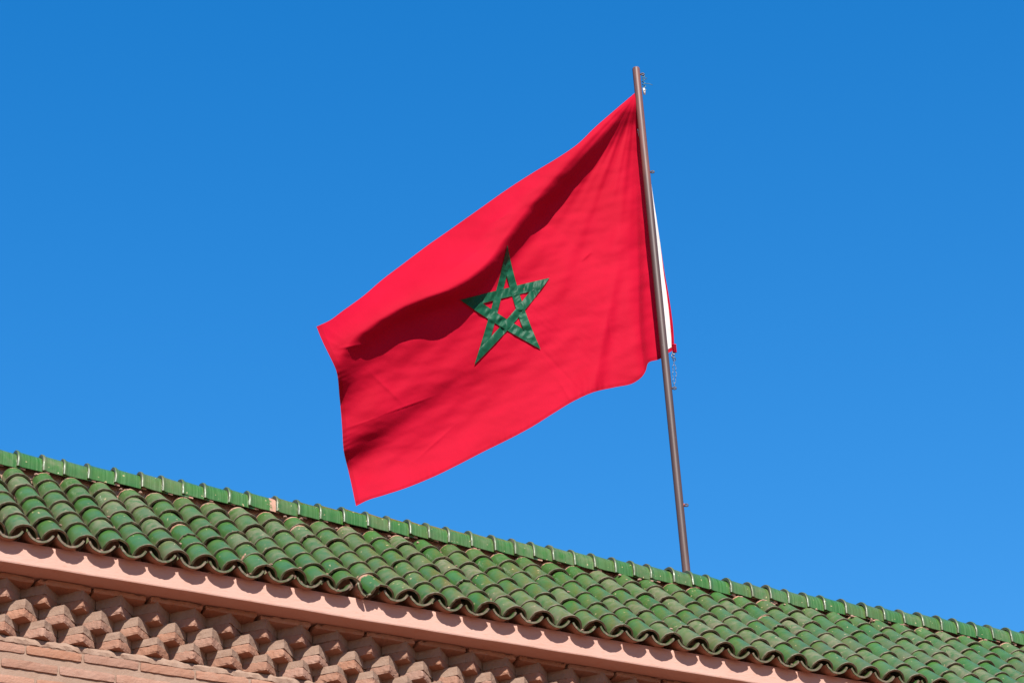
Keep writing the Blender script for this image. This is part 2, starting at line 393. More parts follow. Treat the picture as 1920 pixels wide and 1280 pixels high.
# string course under the eave band
x = XB0
while x < XB1:
    place('brick', random.choice(string_me), x, 0.166 + random.uniform(-.005, .005), EZ - 0.1425 + random.uniform(-.002, .001), random.uniform(-.008, .008), wall, 0, random.uniform(-.012, .012))
    x += 0.296 + random.uniform(-.004, .006)
mb = MB(); mb.box(XL, XB0 - 0.16, 0.152, 0.32, EZ - 0.142, EZ - 0.1085); mb.box(x - 0.13, XR, 0.152, 0.32, EZ - 0.142, EZ - 0.1085)
fs_ = obj('far_string_course', mb.mesh('far_string_course', M_brick), wall); fs_['kind'] = 'stuff'

# plastered eave band
V = []; F = []; nx = 420
prof = [(0.40, -0.108), (0.20, -0.108), (0.068, -0.108), (0.062, -0.106), (0.060, -0.100), (0.060, -0.07), (0.060, -0.035), (0.060, 0.0), (0.062, 0.014), (0.40, 0.02)]
k = len(prof)
for i in range(nx + 1):
    x = XL + (XR - XL) * i / nx
    for j, (yy, zz) in enumerate(prof):
        e = 0.0022 if 1 < j < 9 else 0.0005
        V.append((x, yy + fbm((x, zz, 0), 2.2, 1, 3) * e, EZ + zz + fbm((x, 0, j // 5), 3.0, 6, 4) * e + (0.004 * fbm((x, 1, 1), 0.5, 3, 2) if 0 < j < 9 else 0)))
for i in range(nx):
    for j in range(k): F.append((i * k + j, i * k + (j + 1) % k, (i + 1) * k + (j + 1) % k, (i + 1) * k + j))
eave = part('eave_band', mesh('eave_band', V, F, M_plaster, False))

# ------------------------------------------------------------------ the roof
cs, sn = math.cos(SLOPE), math.sin(SLOPE)
BY, BZ = 0.040, EZ + 0.033                    # foot of the cover-tile axis at t = 0
def on_roof(x, t, h=0.0): return Vector((x, BY + t * cs - h * sn, BZ + t * sn + h * cs))
RY, RZ = 0.855, EZ + 0.860                    # ridge cap axis
P = 0.16
# deck: mortar body under the tiles, then terrace behind the ridge
V = []; F = []; nx = 340
prof = [(0.30, -0.01 + EZ), (0.29, 0.09 + EZ), (0.295, 0.13 + EZ)]
for t in (0.40, 0.50, 0.60, 0.75, 0.92):
    q = on_roof(0, t, -0.035); prof.append((q.y, q.z))
prof += [(0.735, EZ + 0.690), (0.800, EZ + 0.745), (0.815, EZ + 0.85), (0.845, EZ + 0.86), (0.905, EZ + 0.845), (0.93, EZ + 0.80), (0.95, EZ + 0.35)]
k = len(prof)
for i in range(nx + 1):
    x = XL + (XR - XL) * i / nx
    for j, (yy, zz) in enumerate(prof):
        a = 0.010 if 7 < j < 12 else 0.006 if j in (1, 2) else 0.004
        V.append((x, yy + fbm((x * 2, j, 0), 9, 3, 3) * a, zz + fbm((x * 2, j, 7), 9, 8, 3) * a))
for i in range(nx):
    for j in range(k - 1): F.append((i * k + j, i * k + j + 1, (i + 1) * k + j + 1, (i + 1) * k + j)[::-1])
roof = part('roof', mesh('roof', V, F, M_bed, False))
mb = MB(); mb.box(XL, XR, 0.94, 6.0, EZ - 0.3, EZ + 0.40)
terrace = part('terrace', mb.mesh('terrace', M_floor))
mb = MB(); mb.box(XL, XR, 0.33, 5.99, EZ - 0.455, EZ - 0.302); mb.box(XL + .01, XR - .01, 0.30, 0.96, EZ - 0.30, EZ + 0.04)
core = part('roof_core', mb.mesh('roof_core', M_mortar))

def shell(rf, rb, L, th, a0, a1, nseg, seed, lip=0.004, irr=0.0016, zflip=1.0, chip=0.0, bare_len=0.05, bare_outer=False):
    """tapered half-round tile: front at y = 0, back at y = L, open below"""
    ys = [0.0, 0.003, 0.011, 0.018, L * 0.5, L * 0.78, L]
    V = []; wear = []; bare = []; F = []
    for side in (0, 1):
        for iy, y in enumerate(ys):
            t = y / L
            for k in range(nseg + 1):
                a = a0 + (a1 - a0) * k / nseg
                r = rf + (rb - rf) * t
                if side == 0: r += lip * (0.6 if iy == 0 else 1.0 if iy in (1, 2) else 0.15 if iy == 3 else 0.0)
                else: r -= th
                p = Vector((math.cos(a) * r, y, math.sin(a) * r))
                q = fbm((p.x, p.y * .6, p.z), 16, seed, 2) * irr
                p += Vector((math.cos(a), 0, math.sin(a))) * q
                yo = 0.0
                if iy < 3:
                    yo = fbm((math.cos(a) * 2, seed, math.sin(a) * 2), 2.2, seed, 3) * 0.004
                    if chip: yo += max(0.0, fbm((math.cos(a) * 3, seed, math.sin(a) * 3), 1.7, seed + 5, 2) - 0.12) * chip
                if iy == len(ys) - 1: yo = fbm((math.cos(a) * 3, seed, math.sin(a) * 3), 2.0, seed + 3, 3) * 0.012
                V.append((p.x, p.y + yo, p.z * zflip))
                wear.append([1.0, 0.75, 0.40, 0.08, 0.0, 0.0, 0.0][iy] if side == 0 else (1.0 if iy < 2 else 0.3))
                bare.append((1.0 if bare_outer and iy > 1 else min(1.0, max(0.0, (y - (L - bare_len)) / bare_len))) if side == 0 else 0.0)
    n = nseg + 1; m = len(ys); off = m * n
    for iy in range(m - 1):
        for k in range(nseg):
            q = (iy * n + k, (iy + 1) * n + k, (iy + 1) * n + k + 1, iy * n + k + 1)
            F.append(q); F.append(tuple(off + i for i in reversed(q)))
    for k in range(nseg):
        F.append((k + 1, off + k + 1, off + k, k)); b_ = (m - 1) * n
        F.append((b_ + k, off + b_ + k, off + b_ + k + 1, b_ + k + 1))
    for iy in range(m - 1):
        for k in (0, nseg):
            q = (iy * n + k, off + iy * n + k, off + (iy + 1) * n + k, (iy + 1) * n + k)
            F.append(q if k == 0 else tuple(reversed(q)))
    if zflip < 0: F = [tuple(reversed(f)) for f in F]
    return V, F, {'wear': wear, 'bare': bare}

def tile_mesh(name, mat, *a, **kw):
    V, F, at = shell(*a, **kw); me = mesh(name, V, F, mat, True, at)
    me.set_sharp_from_angle(angle=math.radians(50)); return me
PI = math.pi
cover = [tile_mesh('roof_tile', M_tile, 0.0715 + 0.0012 * math.sin(s), 0.056, 0.235, 0.0082, PI * 0.985, PI * 0.015, 16, s * 1.7, 0.0034, 0.0022, chip=0.02 if s in (2, 6) else 0.0) for s in range(8)]
cover_top = [tile_mesh('roof_tile', M_tile, 0.0715, 0.059, 0.165, 0.0082, PI * 0.985, PI * 0.015, 16, 30 + s * 1.7, 0.0034, 0.0022, bare_len=0.035) for s in range(5)]
cover_slip = tile_mesh('roof_tile', M_tile, 0.0715, 0.056, 0.235, 0.0082, PI * 0.985, PI * 0.015, 16, 77.0, 0.0034, 0.0026, chip=0.05, bare_len=0.10)

ts = [-0.012, 0.172, 0.348, 0.530, 0.725, 0.915]
BROKEN = 11                                    # the damaged eave column
camp = cam.matrix_world.translation.copy()
def px(p):
    d = Vector(p) - camp; z = d.dot(fwd); return 960 + 5200 * d.dot(right) / z, 640 - 5200 * d.dot(up) / z
ncol0, ncol1 = int(XL / P) + 1, int(XR / P) - 1
far_v = MB(); far_w = []
for c in range(ncol0, ncol1):
    cx = (c + 0.5) * P + random.uniform(-.004, .004); lean = random.uniform(-.012, .012); shift = random.uniform(-.008, .008)
    for r, t0 in enumerate(ts):
        t = t0 + (shift if r else shift * .6) + random.uniform(-.009, .009)
        me = random.choice(cover) if r < 5 else random.choice(cover_top)
        rz = lean + random.uniform(-.030, .030); rx = random.uniform(-.012, .026); ry = random.uniform(-.05, .05); dx = random.uniform(-.0045, .0045)
        sc = random.uniform(0.97, 1.03)
        if c == BROKEN and r == 0: me = cover_slip; t -= 0.030; rz += 0.10; ry += 0.10; dx += 0.012
        if c == BROKEN - 1 and r == 0: t += 0.035; rz -= 0.06; ry = -0.08; rx = -0.03
        if c == 15 and r == 2: me = cover_slip; rz += .05
        if (c * 7 + r * 3) % 41 == 0 and 0 < r < 5: me = cover_slip; t -= 0.02
        M4 = Matrix.Translation(on_roof(cx + dx, t, 0.0)) @ Matrix.Rotation(SLOPE, 4, 'X') @ Matrix.Rotation(rz, 4, 'Z') @ Matrix.Rotation(rx, 4, 'X') @ Matrix.Rotation(ry, 4, 'Y') @ Matrix.Diagonal((sc, 1, sc, 1))
        u, v = px(on_roof(cx, t, 0.072)); u2, v2 = px(on_roof(cx, t + .18, 0.072))
        if -40 < u < 1965 and v2 < 1290:
            o = obj('roof_tile', me, roof); o.matrix_basis = M4
        else:
            far_v.add([M4 @ w.co for w in me.vertices], [tuple(p.vertices) for p in me.polygons])
            a = np.zeros(len(me.vertices), dtype=np.float32); me.attributes['wear'].data.foreach_get('value', a); far_w += a.tolist()
fm = mesh('far_tiles', far_v.v, far_v.f, M_tile, True, {'wear': far_w, 'bare': [0.0] * len(far_w)})
far_tiles = obj('far_tiles', fm, roof); far_tiles['kind'] = 'stuff'

# bedding mortar packed under every column of cover tiles
bd = MB()
for c in range(ncol0, ncol1):
    cx = (c + 0.5) * P; ns_ = 7; tt = [0.105 + random.uniform(-.015, .03), 0.16, 0.3, 0.6, 0.85, 1.03]; vs_ = []
    for it, t in enumerate(tt):
        for k in range(ns_ + 1):
            a = PI - PI * k / ns_; rr = 0.048 + fbm((cx + k, t * 3, 1), 3, 2, 2) * 0.006
            vs_.append(on_roof(cx + math.cos(a) * rr, t + (fbm((cx * 9, k * .6, 3), 2, 5, 3) * 0.016 if it == 0 else 0), math.sin(a) * rr - 0.002))
        vs_.append(on_roof(cx + 0.052, t, -0.07)); vs_.append(on_roof(cx - 0.052, t, -0.07))
    m_ = ns_ + 3; fs = []
    for it in range(len(tt) - 1):
        for k in range(m_): fs.append((it * m_ + k, (it + 1) * m_ + k, (it + 1) * m_ + (k + 1) % m_, it * m_ + (k + 1) % m_))
    kc = len(vs_); vs_.append(on_roof(cx, tt[0] + 0.012, 0.01)); fs += [(k, (k + 1) % m_, kc) for k in range(m_)]
    bd.add(vs_, fs)
bedding = obj('bedding_mortar', bd.mesh('bedding_mortar', M_bed), roof)

# channel tiles: the eave ones stand out one by one, those between the cover tiles are hidden troughs
pan = [tile_mesh('eave_tile', M_tile, 0.0785, 0.066, 0.215, 0.0090, PI * 0.86, PI * 0.14, 14, 100 + s * 2.1, 0.0025, 0.0022, zflip=-1.0, chip=0.012 if s == 3 else 0.0, bare_outer=True) for s in range(6)]
for me in pan:                                  # lowest line of the bowl at z = 0
    for v_ in me.vertices: v_.co.z += 0.0785
far_p = MB(); far_w = []
for c in range(ncol0, ncol1):
    x = c * P + random.uniform(-.004, .004)
    M4 = Matrix.Translation((x, random.uniform(-.006, .006), EZ + random.uniform(-.004, .003))) @ Matrix.Rotation(random.uniform(-.03, .03), 4, 'Z') @ Matrix.Rotation(math.radians(9) + random.uniform(-.02, .02), 4, 'X') @ Matrix.Rotation(random.uniform(-.03, .03), 4, 'Y')
    u, v = px((x, 0, EZ))
    me = random.choice(pan)
    if c == BROKEN:
        # cracked tile: two leaning halves
        for sgn in (-1, 1):
            src = pan[1]; keep = [p for p in src.polygons if (sum(src.vertices[i].co.x for i in p.vertices) / len(p.vertices)) * sgn > 0.004 * (1 if sgn > 0 else -1) + 0.002]
            used = sorted({i for p in keep for i in p.vertices}); idx = {i: n_ for n_, i in enumerate(used)}
            at = {}
            for kk in ('wear', 'bare'):
                a = np.zeros(len(src.vertices), dtype=np.float32); src.attributes[kk].data.foreach_get('value', a); at[kk] = [a[i] for i in used]
            hm = mesh('broken_eave_tile', [src.vertices[i].co for i in used], [tuple(idx[i] for i in p.vertices) for p in keep], M_tile, True, at)
            o = obj('broken_eave_tile', hm, roof)
            o['label'] = 'cracked half of a green eave tile'
            o.matrix_basis = M4 @ Matrix.Translation((sgn * 0.006, 0.0, 0.0 if sgn < 0 else 0.006)) @ Matrix.Rotation(-sgn * 0.42, 4, 'Y') @ Matrix.Rotation(sgn * 0.05, 4, 'Z')
        continue
    if -40 < u < 1965 and v < 1300:
        o = obj('eave_tile', me, roof); o.matrix_basis = M4
    else:
        far_p.add([M4 @ w.co for w in me.vertices], [tuple(p.vertices) for p in me.polygons])
        a = np.zeros(len(me.vertices), dtype=np.float32); me.attributes['wear'].data.foreach_get('value', a); far_w += a.tolist()
    for r in range(5):
        M5 = Matrix.Translation(on_roof(x, 0.16 + r * 0.19, -0.066)) @ Matrix.Rotation(SLOPE - 0.03, 4, 'X') @ Matrix.Diagonal((1, 1, .75, 1))
        far_p.add([M5 @ w.co for w in me.vertices], [tuple(p.vertices) for p in me.polygons])
        a = np.zeros(len(me.vertices), dtype=np.float32); me.attributes['wear'].data.foreach_get('value', a); far_w += (a * 0.6 + .4).tolist()
fm = mesh('channel_tiles', far_p.v, far_p.f, M_tile, True, {'wear': far_w, 'bare': [0.0] * len(far_w)})
chan = obj('channel_tiles', fm, roof); chan['kind'] = 'stuff'

# ridge caps, wide end to the left, each lapping the next
def ridge_mesh(seed, L, bl=.03):
    ys = [0.0, 0.004, 0.013, 0.020, 0.032, L * 0.4, L * 0.7, L]
    ro = [0.6, 1.0, 1.0, 0.35, 0.10, 0.0, 0.0, 0.0]
    angs = [(-0.030, None)] + [(None, PI * k / 16) for k in range(17)] + [(-0.030, None)]
    V = []; F = []; wear = []; bare = []
    for side in (0, 1):
        for iy, y in enumerate(ys):
            r0 = 0.0945 - 0.0090 * (y / L) + 0.0078 * ro[iy] if side == 0 else 0.0845 - 0.0065 * (y / L)
            for k, (leg, a) in enumerate(angs):
                if a is None: sg = 1 if k == 0 else -1; p = Vector((y, -sg * r0, leg))
                else: p = Vector((y, -math.cos(a) * r0, math.sin(a) * r0))
                q = fbm((p.x * .5, p.y, p.z), 14, seed, 2) * 0.0022
                d = Vector((0, p.y, max(p.z, 0))).normalized(); p += d * q
                if iy < 3: p.x += fbm((0, p.y * 20, p.z * 20), 1.0, seed, 2) * 0.003
                if leg is not None: p.z += fbm((p.x, seed, 0), 30, seed, 2) * 0.003
                V.append(p); wear.append([1, .6, .28, .06, 0, 0, 0, 0][iy] if side == 0 else 1.0)
                bare.append(min(1.0, max(0.0, (y - (L - bl)) / bl)) if side == 0 else 0.0)
    n = len(angs); m = len(ys); off = n * m
    for iy in range(m - 1):
        for k in range(n - 1):
            q = (iy * n + k, (iy + 1) * n + k, (iy + 1) * n + k + 1, iy * n + k + 1)
            F.append(q); F.append(tuple(off + i for i in reversed(q)))
        for k in (0, n - 1):
            q = (iy * n + k, off + iy * n + k, off + (iy + 1) * n + k, (iy + 1) * n + k); F.append(q if k == 0 else tuple(reversed(q)))
    for k in range(n - 1):
        F.append((k + 1, off + k + 1, off + k, k)); b_ = (m - 1) * n; F.append((b_ + k, off + b_ + k, off + b_ + k + 1, b_ + k + 1))
    F = [tuple(reversed(f)) for f in F]
    me = mesh('ridge_tile', V, F, M_ridge, True, {'wear': wear, 'bare': bare}); me.set_sharp_from_angle(angle=math.radians(50)); return me
bare_cap = ridge_mesh(333.0, 0.185, 0.12)
ridge_me = [ridge_mesh(200 + s * 1.3, 0.185) for s in range(8)]
far_r = MB(); far_w = []; x = XL; i = 0
while x < XR - 0.2:
    me = ridge_me[random.randrange(8)]
    step = random.choice([0.118, 0.126, 0.131, 0.136, 0.143, 0.15]) + random.uniform(-.004, .004)
    M4 = (Matrix.Translation((x, RY + random.uniform(-.003, .003), RZ + random.uniform(-.003, .003) + 0.006 * math.sin(x * .9))) @ Matrix.Rotation(random.uniform(-.015, .015), 4, 'Z')
          @ Matrix.Rotation(0.052 + random.uniform(-.012, .012), 4, 'Y') @ Matrix.Rotation(random.uniform(-.04, .04), 4, 'X'))
    u, v = px((x, RY - .08, RZ))
    if 455 < u < 500 and not i: me = bare_cap; i = 1; step = 0.165
    if -60 < u < 1960:
        o = obj('ridge_tile', me, roof); o.matrix_basis = M4
    else:
        far_r.add([M4 @ w.co for w in me.vertices], [tuple(p.vertices) for p in me.polygons])
        a = np.zeros(len(me.vertices), dtype=np.float32); me.attributes['wear'].data.foreach_get('value', a); far_w += a.tolist()
    x += step
fm = mesh('far_ridge_tiles', far_r.v, far_r.f, M_ridge, True, {'wear': far_w, 'bare': [0.0] * len(far_w)})
fr = obj('far_ridge_tiles', fm, roof); fr['kind'] = 'stuff'

# crumbs of bedding mortar: between the top tiles, in the gaps and in the eave troughs
cr = MB()
def lump(p, s):
    n0 = len(cr.v); vs_ = []; sd = random.uniform(0, 99)
    for (a, b_) in [(0, 1)] + [(i_ * PI / 3 + .3, .35) for i_ in range(6)] + [(i_ * PI / 3, -.4) for i_ in range(6)] + [(0, -1)]:
        rr = math.sqrt(max(0, 1 - b_ * b_)); d = Vector((math.cos(a) * rr, math.sin(a) * rr, b_ * .8)); d *= s * (1 + .5 * fbm(d, 1.3, sd, 2)); vs_.append(Vector(p) + d)
    fs = [(0, 1 + i_, 1 + (i_ + 1) % 6) for i_ in range(6)] + [(1 + i_, 7 + i_, 7 + (i_ + 1) % 6) for i_ in range(6)] + [(1 + i_, 7 + (i_ + 1) % 6, 1 + (i_ + 1) % 6) for i_ in range(6)] + [(13, 7 + (i_ + 1) % 6, 7 + i_) for i_ in range(6)]
    cr.add(vs_, fs)
for c in range(ncol0, ncol1):
    x0 = c * P
    for _ in range(random.randint(1, 7)):
        lump(on_roof(x0 + random.gauss(0, .030), 1.04 + random.uniform(-.02, .03), random.uniform(-.01, .022)), random.uniform(.005, .014))
    for _ in range(random.randint(0, 3)):
        lump(on_roof(x0 + .08 + random.gauss(0, .03), 1.045 + random.uniform(-.01, .02), random.uniform(.045, .062)), random.uniform(.006, .014))
    for _ in range(random.randint(0, 2)):
        lump(on_roof(x0 + random.gauss(0, .004), random.uniform(.1, 1.0), random.uniform(.015, .035)), random.uniform(.005, .011))
    for _ in range(random.randint(0, 3)):
        lump((x0 + random.gauss(0, .02), random.uniform(.015, .08), EZ + .018 + random.uniform(0, .012)), random.uniform(.004, .010))
crumbs = obj('mortar_crumbs', cr.mesh('mortar_crumbs', M_bed), roof); crumbs['kind'] = 'stuff'

# ------------------------------------------------------------------ flag data (metres in the plane of the flag: along the fly, up)
FC = [4.5317, 1.35, 11.6518]
FW = [-0.93969, 0.34202, 0.0]
FM = [-0.39857, -0.75616, -0.519]
TOP = [(0.0339, 1.1151), (0.1935, 0.9533), (0.332, 0.8114), (0.47, 0.6577), (0.6153, 0.5402), (0.7737, 0.4276), (0.961, 0.2851), (1.147, 0.1313), (1.331, -0.0207), (1.513, -0.1712), (1.6576, -0.3028), (1.8008, -0.4331), (1.9254, -0.562), (2.0554, -0.6737), (2.1357, -0.7435), (2.2256, -0.7931)]
FLY = [(2.2256, -0.7931), (2.1828, -0.8923), (2.137, -0.9988), (2.0983, -1.1087), (2.0918, -1.2965), (2.083, -1.5284), (2.0769, -1.7192), (2.0563, -1.8515), (2.0293, -1.9826), (2.0116, -2.0757)]
BOT = [(-0.0794, -0.9334), (-0.0275, -0.9664), (0.0175, -1.0032), (0.1041, -1.0366), (0.1256, -1.0888), (0.1572, -1.1371), (0.2127, -1.1815), (0.3473, -1.219), (0.4883, -1.2563), (0.6132, -1.3209), (0.7386, -1.4046), (0.8918, -1.5113), (1.057, -1.6096), (1.2135, -1.6956), (1.369, -1.7848), (1.5335, -1.8734), (1.6929, -1.9462), (1.8375, -1.9998), (1.9445, -2.038), (2.0116, -2.0757)]
HOI = [(0.0339, 1.1151), (0.0043, 0.8695), (-0.0143, 0.728), (-0.0275, 0.4738), (-0.0361, 0.2574), (-0.0483, 0.0011), (-0.0564, -0.1679), (-0.0645, -0.3352), (-0.076, -0.501), (-0.0838, -0.6653), (-0.0845, -0.8282), (-0.0794, -0.9334)]
TIPS = [(0.9786, -0.1529), (0.7137, -0.3959), (0.8023, -0.94), (1.2365, -1.0597), (1.3049, -0.5789)]
RID = [([(0.018, 1.1291, 0.03), (0.1967, 0.9086, 0.1), (0.4351, 0.6323, 0.18), (0.6309, 0.4009, 0.23), (0.7862, 0.2037, 0.25), (0.9787, -0.0635, 0.25), (1.1681, -0.3303, 0.25), (1.3496, -0.4779, 0.26), (1.5973, -0.5886, 0.25), (1.8439, -0.7466, 0.21), (2.0368, -0.9298, 0.18), (2.126, -1.1406, 0.1)], 0.33, 0.095), ([(0.7914, 0.1098, 0.0), (1.1675, -0.3179, 0.08), (1.5272, -0.5711, 0.22), (1.8791, -0.7794, 0.32), (2.1401, -0.983, 0.36)], 0.25, 0.6), ([(1.059, -0.9667, 0.0), (1.2714, -1.0891, 0.02), (1.481, -1.1907, 0.04), (1.7596, -1.3895, 0.075), (2.1024, -1.6624, 0.085)], 0.16, 0.1), ([(0.2285, -1.253, 0.03), (0.491, -1.2957, 0.05), (0.7417, -1.4553, 0.06), (0.9546, -1.6008, 0.08), (1.1644, -1.7295, 0.1), (1.407, -1.8912, 0.12), (1.7118, -2.0176, 0.14), (2.0789, -2.1393, 0.15)], 0.2, 0.2), ([(0.052, 0.8237, 0.0), (0.0809, 0.3409, 0.02), (0.1182, -0.2971, 0.035), (0.1476, -0.8724, 0.05), (0.1379, -1.1129, 0.06)], 0.11, 0.03), ([(0.1559, 0.2099, 0.0), (0.2406, -0.2159, 0.02), (0.3643, -0.7137, 0.035), (0.5095, -1.3156, 0.04)], 0.1, 0.05)]
POLE = [4.5516, 1.35, 9.1578]
EYES = [0.428, 1.2737, 2.9531, 3.7658]
CREASE = [(1.9145, -1.0983, 1.6746, -1.3769, 0.004), (2.1002, -1.5477, 1.4499, -1.2687, 0.004), (2.0323, -1.5086, 1.5542, -1.3287, -0.003), (1.8842, -0.9791, 2.2271, -1.1027, 0.0), (0.4163, -0.1776, 0.4931, -0.2629, 0.006), (2.0884, -0.9505, 1.8824, -0.9075, 0.006), (0.7217, -1.121, 0.5848, -1.4145, 0.003), (1.4166, -0.4053, 1.0518, -0.1071, 0.003), (0.8467, -0.8833, 0.5575, -1.2572, -0.0025), (1.6712, -1.7913, 1.3564, -1.4817, 0.003), (1.1364, -0.0249, 0.9344, 0.1065, 0.004), (0.3439, -0.6726, 0.337, -0.8753, -0.004)]
CLIP = (-0.065, -0.9377)
RING = (-0.0506, -1.1978)


# ------------------------------------------------------------------ flagpole
base = Vector(POLE); lean = Vector((-0.008, 0.0, 1.0)); zf = EZ + 0.40
pole_e = bpy.data.objects.new('flagpole', None); C.objects.link(pole_e)
foot = base - lean * (base.z - zf); pole_e.location = foot
pole_e['label'] = 'slim brown painted steel flagpole rising behind the green ridge'; pole_e['category'] = 'flagpole'
LEN = base.z - zf + 3.812; RP = 0.0258
mb = MB(); n = 32
hs_ = [0.0] + [LEN * i / 12 for i in range(1, 13)]
mb.tube([lean * h for h in hs_], RP, n)
mb.tube([lean * (LEN - .001), lean * (LEN + .006), lean * (LEN + .009)], [RP * .98, RP * .9, RP * .5], n)
def shift_obj(o, dz):                           # object coordinates start at the roof line for the paint wear
    return o
pole = obj('pole', mb.mesh('pole', M_pole, True), pole_e)
pole.data.set_sharp_from_angle(angle=math.radians(50))
mb = MB(); mb.box(-.09, .09, -.09, .09, 0, .012)
for sx in (-1, 1):
    for sy in (-1, 1): mb.tube([(sx * .065, sy * .065, .0), (sx * .065, sy * .065, .03)], .009, 8)
obj('base_plate', mb.mesh('base_plate', M_pole), pole_e)
side = (right * 1.0 + fwd * 0.0); side = Vector((0.896, -0.444, 0)).normalized()     # the eyelets face along this bearing
def eyelet(h, mat=M_eye):
    o3 = MB(); c0 = lean * h + side * (RP + .016); pts = [c0 + side * (math.cos(a) * .011) + Vector((0, 0, 1)) * (math.sin(a) * .008) for a in [2 * PI * i_ / 12 for i_ in range(12)]]
    o3.tube(pts, .0045, 6, True); o3.tube([lean * h + side * (RP - .004), lean * h + side * (RP + .008)], .006, 8)
    return obj('eyelet', o3.mesh('eyelet', mat, True), pole_e)
def pole_h(py):                                 # height on the pole for the five fittings, measured from the terrace
    return base.z - zf + py
for hh in EYES: eyelet(pole_h(hh))
eb = MB(); eb.tube([lean * pole_h(EYES[0]) + side * (RP - .010), lean * pole_h(EYES[0]) + side * (RP + .004)], .012, 8)
obj('primer_patch', eb.mesh('primer_patch', M_primer), pole_e)
# knotted string at the top ring
sm = MB(); ht = pole_h(EYES[-1])
pts = [lean * ht + side * (RP + .018) + Vector((0, 0, -.004))]
for i_ in range(16):
    pts.append(lean * (ht - .012 - i_ * .0085) + side * (RP + .018 + .012 * math.sin(i_ * 1.9)) + fwd * .012 * math.cos(i_ * 1.9))
sm.tube(pts, .0032, 5); sm.tube([pts[9], pts[9] + side * .03 + Vector((0, 0, -.004)), pts[9] + side * .052 + Vector((0, 0, -.016))], .0020, 5)
sm.tube([pts[5], pts[5] + side * .016 + Vector((0, 0, .01)), pts[3] + side * .014], .0022, 5)
obj('knotted_string', sm.mesh('knotted_string', M_string, True), pole_e)
tm = MB(); p0 = lean * (ht - .115) + side * (RP + .012)
tm.tube([p0, p0 + Vector((0, 0, -.02)) + side * .004, p0 + Vector((0, 0, -.055)) + side * .004], [.007, .010, .007], 6)
obj('tape_end', tm.mesh('tape_end', M_tape, True), pole_e)

# ------------------------------------------------------------------ flag
flag = bpy.data.objects.new('flag', None); C.objects.link(flag); FCv = Vector(FC); flag.location = FCv
flag['label'] = 'red flag with a green five-pointed star blowing from the brown pole'; flag['category'] = 'flag'
FWv = Vector(FW); FMv = Vector(FM)

def resample(pts, n):
    p = np.array(pts, float); d = np.r_[0, np.cumsum(np.hypot(*np.diff(p, axis=0).T))]; t = np.linspace(0, d[-1], n)
    # smooth cubic through the knots (finite-difference tangents)
    tan = np.gradient(p, d, axis=0); i = np.clip(np.searchsorted(d, t, side='right') - 1, 0, len(d) - 2)
    h = (d[i + 1] - d[i])[:, None]; s_ = ((t - d[i]) / (d[i + 1] - d[i]))[:, None]
    return (2 * s_**3 - 3 * s_**2 + 1) * p[i] + (s_**3 - 2 * s_**2 + s_) * h * tan[i] + (-2 * s_**3 + 3 * s_**2) * p[i + 1] + (s_**3 - s_**2) * h * tan[i + 1]

def ridge_height(Pq, pts, wp, wn):
    """smooth ridge along a polyline; wp and wn are its widths on either side"""
    pts = np.array(pts, float); best = np.full(len(Pq), 1e9); sd = np.zeros(len(Pq)); am = np.zeros(len(Pq))
    xy = resample(pts[:, :2], 60); aa = np.interp(np.linspace(0, 1, 60), np.linspace(0, 1, len(pts)), pts[:, 2])
    for i in range(59):
        a, b_ = xy[i], xy[i + 1]; ab = b_ - a; L2 = ab @ ab; t = np.clip(((Pq - a) @ ab) / L2, 0, 1)
        q = a + t[:, None] * ab; dv = Pq - q; dist = np.hypot(dv[:, 0], dv[:, 1]); cr_ = ab[0] * dv[:, 1] - ab[1] * dv[:, 0]
        s_ = dist < best; best[s_] = dist[s_]; sd[s_] = np.sign(cr_[s_]) * dist[s_]; am[s_] = (aa[i] + (aa[i + 1] - aa[i]) * t)[s_]
    w = np.where(sd > 0, wp, wn)
    return am * np.exp(-(np.abs(sd) / w) ** 2)

def wave(Pq, ang, lam, ph): return np.sin((Pq[:, 0] * math.cos(ang) + Pq[:, 1] * math.sin(ang)) * 2 * PI / lam + ph)

def vnoise(Pq, ax, ay, ang, seed):
    c, s_ = math.cos(ang), math.sin(ang)
    return np.array([mnoise.noise(Vector(((p * c + q * s_) * ax, (-p * s_ + q * c) * ay, seed))) for p, q in Pq])

def height(Pq):
    d = np.zeros(len(Pq))
    for pts, wp, wn in RID: d += ridge_height(Pq, pts, wp, wn)
    p, q = Pq[:, 0], Pq[:, 1]
    # pass behind the pole, then stand clear of it
    d -= 0.13 * np.exp(-((p - 0.0) / 0.15) ** 2) * np.clip((1.09 - q) / 0.45, 0.30, 1.0)
    # gentle swell of the whole cloth and long tension folds running from the upper hoist
    d += 0.022 * vnoise(Pq, 1.1, 4.5, math.radians(-38), 1.0) + 0.010 * vnoise(Pq, 2.2, 9.0, math.radians(-48), 4.0)
    d += 0.0048 * vnoise(Pq, 7.0, 16.0, math.radians(-20), 9.0) + 0.0009 * vnoise(Pq, 24.0, 30.0, 0.3, 12.0)
    # folds fanning out from the upper hoist corner
    ang = np.arctan2(q - 1.10, p - 0.03); r = np.hypot(q - 1.10, p - 0.03)
    fan = np.array([mnoise.noise(Vector((a_ * 7.0, 3.3, r_ * .25))) + .45 * mnoise.noise(Vector((a_ * 17.0, 8.1, r_ * .4))) for a_, r_ in zip(ang, r)])
    d += 0.038 * fan * np.clip(r / 0.5, 0, 1) ** 1.3 * np.exp(-r / 1.5)
    for (x0, y0, x1, y1, a_) in CREASE:        # packing creases
        a = np.array([x0, y0]); b_ = np.array([x1, y1]); ab = b_ - a; t = np.clip(((Pq - a) @ ab) / (ab @ ab), 0, 1); dv = Pq - a - t[:, None] * ab
        d += 2.0 * a_ * np.exp(-np.hypot(dv[:, 0], dv[:, 1]) / 0.012) * np.sin(PI * t)
    return d

